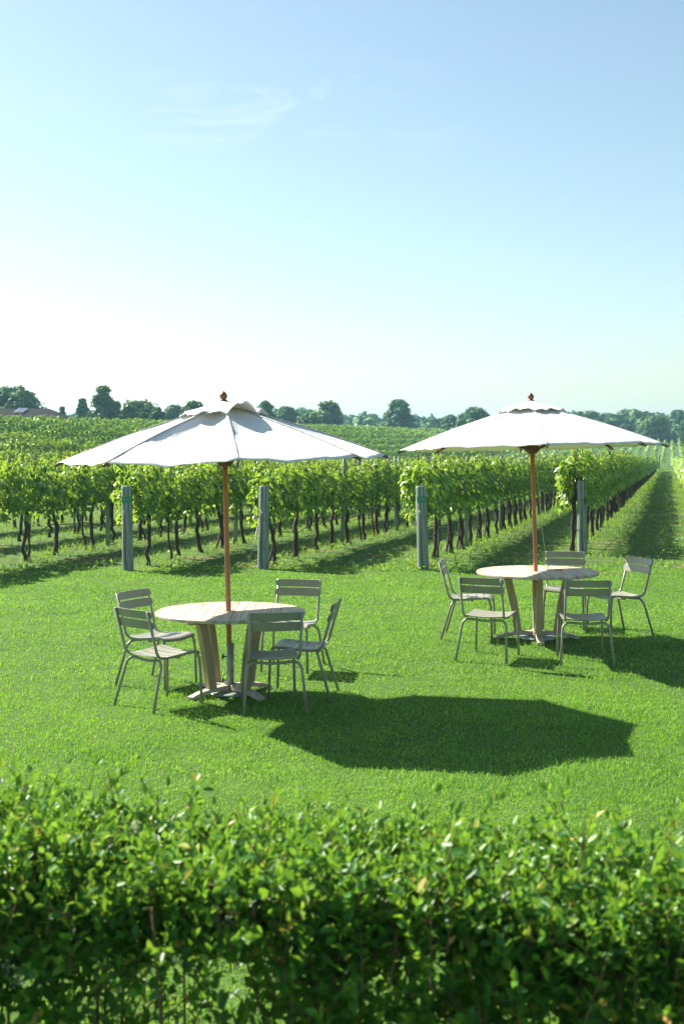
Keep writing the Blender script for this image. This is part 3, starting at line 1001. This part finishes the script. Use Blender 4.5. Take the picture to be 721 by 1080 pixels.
random.seed(9)
for ri in range(5):
    p, q0, q1 = rows[ri]
    pts = []; q = q0; h = .52
    b = MB()
    while q < q0 + 42:
        x, y = xy(p + random.uniform(-.03, .03), q)
        pts.append((x, y, tz(x, y) + .56 + random.uniform(-.05, .04) - (.12 if random.random() < .18 else 0))); q += .75
    b.tube(pts, .009, 6, caps=False)
    tag(b.build('irrigation_hose', M['hose']), 'thin black irrigation hose strung low ' + ROWLAB[ri], 'hose', 'irrigation hoses along the vine rows')
    b = MB()
    for hh in (.93, 1.30, 1.36):
        pts = []
        for i in range(9):
            x, y = xy(p, q0 + i * 5.5); pts.append((x, y, tz(x, y) + hh))
        b.tube(pts, .002, 5, caps=False)
    tag(b.build('trellis_wire', M['wire']), 'thin metal trellis wires strung ' + ROWLAB[ri], 'wire', 'trellis wires along the vine rows')
# a hose end hanging loose beneath the row behind the bare post
x, y = xy(-5.5, 29.5)
b = MB(); b.tube(bend([(x - .5, y, tz(x, y) + .85), (x - .1, y, tz(x, y) + .28), (x + .35, y, tz(x, y) + .25), (x + .75, y + .1, tz(x, y) + .95)], .35, 8), .011, 6)
tag(b.build('irrigation_hose', M['hose']), 'loose black hose hanging in a loop between two vine rows', 'hose')

# ------------------------------------------------------------------ hedge


def hedge():
    t = empty('hedge', (0, 0, 0))
    hx, hy = math.cos(R(-12.7)), math.sin(R(-12.7))
    ox, oy = -.05, 3.97                                  # a point on the back edge of the top
    TH_ = .60

    def place(u, v):                                     # u along, v from back (0) to front (1)
        return ox + u * hx + v * TH_ * hy * 1.0, oy + u * hy - v * TH_ * hx

    P, D, Nn, L, W = [], [], [], [], []
    stems = []

    def shoot(base, d, length, step, l0):
        d = unit(d); m = max(3, int(length / step))
        tt = np.linspace(.12, 1, m)
        curve = rng.normal(0, .10, 3); curve[2] = abs(curve[2]) * .5
        side = unit(np.cross(d, rdir(1)[0]))
        for i, f in enumerate(tt):
            pos = base + d * length * f + curve * length * f * f
            dd = unit(d + 2 * curve * f)
            s = unit(np.cross(dd, side)) if i % 2 else unit(np.cross(dd, np.cross(dd, side)))
            for sg in (-1, 1):
                ang = rng.uniform(.65, 1.35) * (1 - .40 * f)
                ld = dd * math.cos(ang) + sg * s * math.sin(ang) + rng.normal(0, .16, 3)
                P.append(pos); D.append(ld); Nn.append(dd - ld * .3 + rng.normal(0, .25, 3))
                ln = l0 * rng.uniform(.7, 1.2) * (1 - .35 * f ** 3)
                L.append(ln); W.append(ln * rng.uniform(.42, .58))
        return base + d * length + curve * length

    tw = MB()
    ztop = lambda u, v: 1.17 + .022 * math.sin(u * 5.1) + .018 * math.sin(u * 11 + v * 4) - .05 * abs(v - .45) ** 1.5
    # crown shoots
    for _ in range(5200):
        u = rng.uniform(-2.8, 2.8); v = rng.uniform(-.02, 1.02)
        ln = rng.uniform(.12, .26)
        top = ztop(u, v) + rng.normal(0, .018) + (rng.uniform(.01, .05) if rng.uniform() < .07 else 0)
        x, y = place(u, v)
        d = np.array([rng.normal(0, .28), rng.normal(0, .28), 1.0])
        base = np.array([x, y, top - ln]) - np.array([d[0], d[1], 0]) * ln
        shoot(base, d, ln, .026, .045)
        if rng.uniform() < .35:
            tw.tube([base, base + unit(d) * ln], [.0028, .0014], 5, caps=False)
    # sides and inside: sparser towards the ground
    for _ in range(5000):
        u = rng.uniform(-2.8, 2.8); z = .10 + 1.02 * rng.uniform() ** .8
        front = rng.uniform() < .62
        v = rng.uniform(.66, .98) if front else rng.uniform(.0, .5)
        dens = .66 + .34 * min(1, max(0, (z - .55) / .45)) ** 1.3
        hole = math.sin(u * 6.3 + 2.0 * math.sin(z * 4)) * math.sin(z * 7.0 + u * 2.1)
        if rng.uniform() > dens or hole > .34 + .7 * (z > .92): continue
        x, y = place(u, v)
        o = np.array([hy, -hx, 0]) * (1 if v > .5 else -.8)
        d = o * rng.uniform(.0, .9) + np.array([rng.normal(0, .4), rng.normal(0, .3), rng.uniform(.3, 1.0)])
        ln = rng.uniform(.14, .28)
        base = np.array([x, y, z]) - o * .06
        shoot(base, d, ln, .029, .050)
        if rng.uniform() < .5:
            tw.tube([base, base + unit(d) * ln], [.003, .0015], 5, caps=False)
    V, Fc = scatter(LEAF4, np.array(P), np.array(D), np.array(Nn), np.array(L), np.array(W))
    link('foliage', np_mesh('hedge_foliage', V, Fc, True), M['hedge'], t)
    tw.build('twigs', M['stem'], t)
    # woody stems from the ground
    random.seed(4)
    for i in range(44):
        u = -2.7 + 5.4 * (i + random.uniform(.1, .9)) / 44; v = random.uniform(.3, .8)
        b = MB()
        x, y = place(u, v)
        for k in range(random.choice((2, 3, 3))):
            a = Vector((x + random.uniform(-.03, .03), y + random.uniform(-.03, .03), -.02))
            e = Vector((x + random.uniform(-.2, .2), y + random.uniform(-.14, .14), random.uniform(.75, 1.12)))
            m1 = a.lerp(e, .35) + Vector((random.uniform(-.05, .05), random.uniform(-.04, .04), 0)); m2 = a.lerp(e, .7) + Vector((random.uniform(-.05, .05), random.uniform(-.04, .04), 0))
            r = random.uniform(.005, .0085)
            b.tube([a, m1, m2, e], [r, r * .85, r * .65, r * .35], 7, jitter=.1)
        b.build('stem', M['stem'], t)
    # white flower heads seen in the photograph: column, row, distance
    for px, py, Y in ((20, 1030, 3.58), (125, 1032, 3.54), (243, 972, 3.46), (107, 980, 3.56), (230, 968, 3.47), (8, 1020, 3.60), (143, 874, 3.85)):
        c = np.array([(px - CX) / F * Y, Y, H - (py - YH) / F * Y])
        n = 40
        f = rng.uniform(size=n)
        pos = c + np.stack([rng.normal(0, .009, n) * (1 - .5 * f), rng.normal(0, .009, n) * (1 - .5 * f), (f - .5) * .05], -1)
        Vf, Ff = scatter(DIAM, pos, rdir(n), rdir(n), np.full(n, .008), np.full(n, .007))
        link('flower_head', np_mesh('flower_head', Vf, Ff), M['flower'], t)
    tag(t, 'clipped leafy green privet hedge with a few white flower heads across the foreground', 'hedge')


hedge()

# ------------------------------------------------------------------ far trees


def crown(blobs, n, leaf, flat=.8):
    """leaf clumps on the shells of many small blobs"""
    C = np.array([b[:3] for b in blobs]); rad = np.array([b[3] for b in blobs])
    w = rad ** 2 / np.sum(rad ** 2)
    k = rng.choice(len(blobs), n, p=w)
    d = rdir(n); d[:, 2] = np.where(d[:, 2] < -.35, -d[:, 2] * .6, d[:, 2])
    d = unit(d)
    s = rng.uniform(.4, 1.0, n) ** .6 * np.where(rng.uniform(size=n) < .22, rng.uniform(1.05, 1.5, n), 1)
    P = C[k] + d * (rad[k] * s)[:, None] * np.array([1, 1, flat])
    nr = unit(d + .55 * rdir(n) + np.array([0, 0, .35]))
    ax = rdir(n)
    return scatter(QUAD, P, ax - nr * np.sum(ax * nr, 1, keepdims=True), nr, leaf * rng.uniform(.6, 1.4, n), leaf * rng.uniform(.6, 1.4, n))


def make_tree(name, loc, height, width, kind, seed, label, mat, group=None, dens=1.0):
    random.seed(seed)
    t = empty(name, loc)
    tr = MB(); blobs = []
    if kind == 'conifer':
        for i in range(60):
            f = random.uniform(.06, 1); r = width / 2 * (1 - f) ** .85 * random.uniform(.6, 1.05)
            a = random.uniform(0, 6.28)
            blobs.append((r * .7 * math.cos(a), r * .7 * math.sin(a), height * f, .25 + .16 * width * (1 - f)))
        tr.tube([(0, 0, -.3), (0, 0, height * .95)], [width * .05, .03], 8)
        leaf = .30
    else:
        base = {'round': .04, 'open': .10, 'oak': .06}[kind]
        tr.tube([(0, 0, -.4), (random.uniform(-.1, .1), 0, height * .25), (random.uniform(-.3, .3), 0, height * .55), (0, 0, height * .85)],
                [width * .045, width * .036, width * .02, width * .006], 8, jitter=.08)
        nb = {'round': 90, 'open': 100, 'oak': 120}[kind]
        for i in range(nb):
            f = random.uniform(0, 1) ** .95
            zz = base + (1 - base) * f
            prof = (1 - .86 * f ** {'round': 2.6, 'open': 1.15, 'oak': 1.9}[kind])
            r = width / 2 * prof * math.sqrt(random.uniform(.05, 1)) * random.uniform(.75, 1.08)
            a = random.uniform(0, 6.28)
            br = width * {'round': .125, 'open': .09, 'oak': .10}[kind] * random.uniform(.65, 1.3)
            c = (r * math.cos(a), r * math.sin(a), min(height * zz, height - br * .7))
            blobs.append((*c, br))
            if i % 2 == 0:
                z0 = max(height * .12, c[2] - r * random.uniform(.4, .9) - .3)
                tr.tube([(0, 0, z0), (c[0] * .5, c[1] * .5, z0 + (c[2] - z0) * .4), c], [width * .015, width * .010, width * .004], 5, caps=False)
        leaf = {'round': .36, 'open': .34, 'oak': .36}[kind]
    V, Fc = crown(blobs, int(7000 * dens), leaf * (width / 9) ** .5)
    link('crown', np_mesh('tree_crown', V, Fc), mat, t)
    tr.build('trunk', M['tree_bark'], t)
    tag(t, label, 'tree', group)
    return t


TREES = [  # centre column, top row, width px, distance, kind, material, label
    (14, 410, 74, 150, 'oak', 'tree', 'broad dark tree rising behind the farm building roof at the far left'),
    (-26, 414, 60, 160, 'oak', 'tree', 'broad dark tree cut by the left edge, behind the farm building'),
    (66, 430, 12, 150, 'conifer', 'conifer', 'tiny dark pointed conifer just right of the farm building roof'),
    (87, 421, 20, 165, 'open', 'tree', 'small upright tree left of the tall uneven bluish tree'),
    (109, 408, 36, 150, 'open', 'tree', 'tall uneven bluish tree standing above the left end of the skyline'),
    (122, 424, 22, 160, 'open', 'tree', 'short tree filling the gap right of the tall uneven bluish tree'),
    (147, 424, 44, 150, 'round', 'tree2', 'rounded pale green tree right of the tall uneven bluish tree'),
    (166, 430, 20, 145, 'round', 'tree', 'small dark round tree in front of the rounded pale green one'),
    (183, 428, 30, 190, 'oak', 'tree', 'dark hazy tree between the rounded pale tree and the left umbrella'),
    (205, 424, 34, 165, 'oak', 'tree2', 'green tree showing above the left slope of the left umbrella'),
    (280, 424, 30, 190, 'open', 'tree', 'tree peeking out right of the vent of the left umbrella'),
    (302, 430, 34, 230, 'oak', 'tree', 'dark hazy tree right of the one peeking out by the left umbrella'),
    (346, 424, 42, 220, 'open', 'tree2', 'loose ragged tree above the right slope of the left umbrella'),
    (327, 436, 26, 200, 'round', 'tree2', 'low bushy tree at the foot of the loose ragged tree'),
    (421, 422, 38, 240, 'oak', 'tree', 'solitary dark tree with an open crown in the gap between the umbrellas'),
    (474, 438, 20, 255, 'round', 'tree', 'small rounded bush-like tree right of the solitary dark tree'),
    (500, 431, 44, 245, 'oak', 'tree', 'wide dark green tree left of the vent of the right umbrella'),
    (640, 436, 30, 330, 'oak', 'tree', 'hazy dark tree above the right slope of the right umbrella'),
    (662, 433, 42, 340, 'oak', 'tree', 'large dark hazy tree at the centre of the right-hand woods'),
    (690, 439, 34, 300, 'round', 'tree2', 'lighter round tree in front of the right-hand woods'),
    (715, 433, 30, 320, 'oak', 'tree', 'dark tree cut by the right edge of the picture'),
    (745, 436, 40, 330, 'oak', 'tree', 'dark tree just beyond the right edge'),
]
for i, (px, top, wpx, Y, kind, mk, lab) in enumerate(TREES):
    x = (px - CX) / F * Y; zt = H + (YH - top) / F * Y; w = wpx / F * Y
    z0 = tz(x, Y)
    make_tree('conifer_tree' if kind == 'conifer' else 'broadleaf_tree', (x, Y, z0), zt - z0, w * (1.17 if px not in (421, 66) else 1.06), kind, 300 + i, lab, M[mk], 'trees along the skyline')

# the continuous wood on the horizon
random.seed(77)
blobs = []
for i in range(2600):
    px = random.uniform(-140, 880); Y = random.uniform(310, 460)
    env = np.interp(px, [-140, 60, 80, 180, 215, 290, 310, 330, 372, 400, 470, 520, 600, 640, 880], [436, 437, 434, 433, 431, 431, 432, 434, 438, 440, 441, 438, 439, 440, 438]) + 2 * math.sin(px * .11) + 1.5 * math.sin(px * .27)
    if 380 < px < 480: env += 0
    if px > 600: env -= 4
    top = env + abs(random.gauss(0, 3.0))
    zt = H + (YH - top) / F * Y; z0 = tz((px - CX) / F * Y, Y)
    r = random.uniform(1.1, 2.5)
    blobs.append(((px - CX) / F * Y, Y, max(z0 + 1, zt - r * random.choice((1, 1, 2, 3))), r))
V, Fc = crown(blobs, 90000, 1.3)
tag(link('distant_woods', np_mesh('distant_woods', V, Fc), M['tree']), label='hazy line of woods along the horizon', cat='woods', kind='stuff')

# ------------------------------------------------------------------ farm building behind the ridge


def building():
    Y = 118.0
    k = Y / F
    z = lambda row: H + (YH - row) * k
    X = lambda c: (c - CX) * k
    t = empty('farm_building', (X(10), Y, tz(X(10), Y)))
    zo = t.location.z
    xl, xr = -16.0, X(52) - t.location.x                   # ridge ends, local
    zr = z(431) - zo; ze = z(443) - zo; d = 5.0
    ex = X(74) - t.location.x
    b = MB()
    b.add([(xl, -d + .4, -.5), (ex - 1.2, -d + .4, -.5), (ex - 1.2, d - .4, -.5), (xl, d - .4, -.5), (xl, -d + .4, ze - .05), (ex - 1.2, -d + .4, ze - .05), (ex - 1.2, d - .4, ze - .05), (xl, d - .4, ze - .05)],
          [(3, 2, 1, 0), (0, 1, 5, 4), (1, 2, 6, 5), (2, 3, 7, 6), (3, 0, 4, 7)])
    b.build('wall', M['siding'], t)
    b = MB()
    e = .12
    top = [(xl, -d, ze), (ex, -d, ze), (ex, d, ze), (xl, d, ze), (xl, 0, zr), (xr, 0, zr)]
    vs = top + [(x, y, zz - e) for x, y, zz in top]
    b.add(vs, [(0, 1, 5, 4), (1, 2, 5), (2, 3, 4, 5), (0, 4, 3), (6, 10, 11, 7), (7, 11, 8), (8, 11, 10, 9), (6, 9, 10), (0, 6, 7, 1), (1, 7, 8, 2), (2, 8, 9, 3), (3, 9, 6, 0)])
    rf = b.build('roof', M['roof'], t)
    # dormer-like skylight frame and dark valley
    sl = math.atan2(zr - ze, d)
    rot = Matrix.Rotation(sl, 3, 'X')
    cx = X(27) - t.location.x
    b = MB(); b.box((cx, -1.6, zr - 1.6 * math.tan(sl) + .10), (.75, 2.0, .16), rot); sk = b.build('skylight', M['galv'], rf)
    b = MB(); b.box((cx, -1.6, zr - 1.6 * math.tan(sl) + .185), (.6, 1.8, .02), rot); b.build('pane', M['glass'], sk)
    tag(t, 'low farm building with a grey shingle roof and skylight behind the vineyard ridge', 'building')


building()

# ------------------------------------------------------------------ haze
HAZE = 0.00042
if HAZE:
    m, nt, out = new_mat('thin_haze')
    pv = nt.nodes.new('ShaderNodeVolumePrincipled')
    pv.inputs['Color'].default_value = (0.42, 0.76, 1.0, 1); pv.inputs['Density'].default_value = HAZE; pv.inputs['Anisotropy'].default_value = 0.35
    nt.links.new(pv.outputs[0], out.inputs['Volume'])
    b = MB(); b.box((0, 1440, 13.5), (5300, 3300, 38)); hz = b.build('haze', m)
    tag(hz, label='thin pale haze in the air over the fields', cat='haze', kind='stuff')

# ------------------------------------------------------------------ light, sky, camera
EL, AZ = R(41), R(-53)
S = Vector((math.sin(AZ) * math.cos(EL), math.cos(AZ) * math.cos(EL), math.sin(EL)))
sd = bpy.data.lights.new('sun', 'SUN'); sd.energy = 5.0; sd.angle = R(.53); sd.color = (1, .935, .80)
so = bpy.data.objects.new('sun', sd); col.objects.link(so); so.rotation_euler = (-S).to_track_quat('-Z', 'Y').to_euler(); so.location = S * 30

w = bpy.data.worlds.new('World'); sc.world = w; w.use_nodes = True
nt = w.node_tree; nt.nodes.clear(); L = nt.links.new
wo = nt.nodes.new('ShaderNodeOutputWorld'); bg = nt.nodes.new('ShaderNodeBackground')
sk = nt.nodes.new('ShaderNodeTexSky'); sk.sky_type = 'NISHITA'; sk.sun_disc = False
sk.sun_elevation = EL; sk.sun_rotation = AZ; sk.air_density = 1.0; sk.dust_density = 0.8; sk.ozone_density = 2.0
# a faint wisp of cirrus
tc = nt.nodes.new('ShaderNodeTexCoord')
mp = nt.nodes.new('ShaderNodeMapping'); mp.inputs['Scale'].default_value = (5, 5, 16); mp.inputs['Rotation'].default_value = (0, R(-14), 0)
L(tc.outputs['Generated'], mp.inputs['Vector'])
nz = N(nt, 'ShaderNodeTexNoise', Scale=2.2, Detail=9.0, Roughness=.62, Distortion=1.1); L(mp.outputs[0], nz.inputs['Vector'])
dv = nt.nodes.new('ShaderNodeVectorMath'); dv.operation = 'SUBTRACT'
cdir = Vector((-.052, 1, .243)).normalized(); dv.inputs[1].default_value = cdir; L(tc.outputs['Generated'], dv.inputs[0])
sv = nt.nodes.new('ShaderNodeVectorMath'); sv.operation = 'MULTIPLY'; sv.inputs[1].default_value = (1, 1, 3.2); L(dv.outputs[0], sv.inputs[0])
ln = nt.nodes.new('ShaderNodeVectorMath'); ln.operation = 'LENGTH'; L(sv.outputs[0], ln.inputs[0])
mk = N(nt, 'ShaderNodeMapRange'); mk.inputs[1].default_value = .02; mk.inputs[2].default_value = .17; mk.inputs[3].default_value = 1; mk.inputs[4].default_value = 0; L(ln.outputs['Value'], mk.inputs[0])
cn = N(nt, 'ShaderNodeMapRange'); cn.inputs[1].default_value = .50; cn.inputs[2].default_value = .78; L(nz.outputs['Fac'], cn.inputs[0])
cm = N(nt, 'ShaderNodeMath', operation='MULTIPLY'); L(mk.outputs[0], cm.inputs[0]); L(cn.outputs[0], cm.inputs[1])
cm2 = N(nt, 'ShaderNodeMath', operation='MULTIPLY'); L(cm.outputs[0], cm2.inputs[0]); cm2.inputs[1].default_value = .4
mx = nt.nodes.new('ShaderNodeMix'); mx.data_type = 'RGBA'; L(cm2.outputs[0], mx.inputs[0]); L(sk.outputs[0], mx.inputs[6]); mx.inputs[7].default_value = (6.5, 7.0, 7.6, 1)
tn = N(nt, 'ShaderNodeMix', data_type='RGBA', blend_type='MULTIPLY'); tn.inputs[0].default_value = 1; L(mx.outputs[2], tn.inputs[6]); tn.inputs[7].default_value = (.96, .985, .885, 1)
hs = N(nt, 'ShaderNodeHueSaturation'); hs.inputs['Saturation'].default_value = .94; L(tn.outputs[2], hs.inputs['Color'])
L(hs.outputs[0], bg.inputs[0]); bg.inputs[1].default_value = 0.066
L(bg.outputs[0], wo.inputs[0])

cam = bpy.data.cameras.new('camera'); co = bpy.data.objects.new('camera', cam); col.objects.link(co)
co.location = (0, 0, H); co.rotation_euler = (math.pi / 2, 0, 0)
cam.sensor_width = 36; cam.lens = F / 1080 * 36; cam.shift_y = -(540 - YH) / 1080
cam.clip_start = .05; cam.clip_end = 8000
cam.dof.use_dof = True; cam.dof.focus_distance = 12.6; cam.dof.aperture_fstop = 4.3
sc.camera = co

sc.render.engine = 'CYCLES'
sc.cycles.max_bounces = 7; sc.cycles.diffuse_bounces = 3; sc.cycles.transmission_bounces = 4; sc.cycles.volume_bounces = 0
sc.cycles.use_denoising = True
sc.view_settings.view_transform = 'Standard'; sc.view_settings.look = 'None'
sc.view_settings.exposure = 1.45; sc.view_settings.gamma = 1; sc.view_settings.use_curve_mapping = False
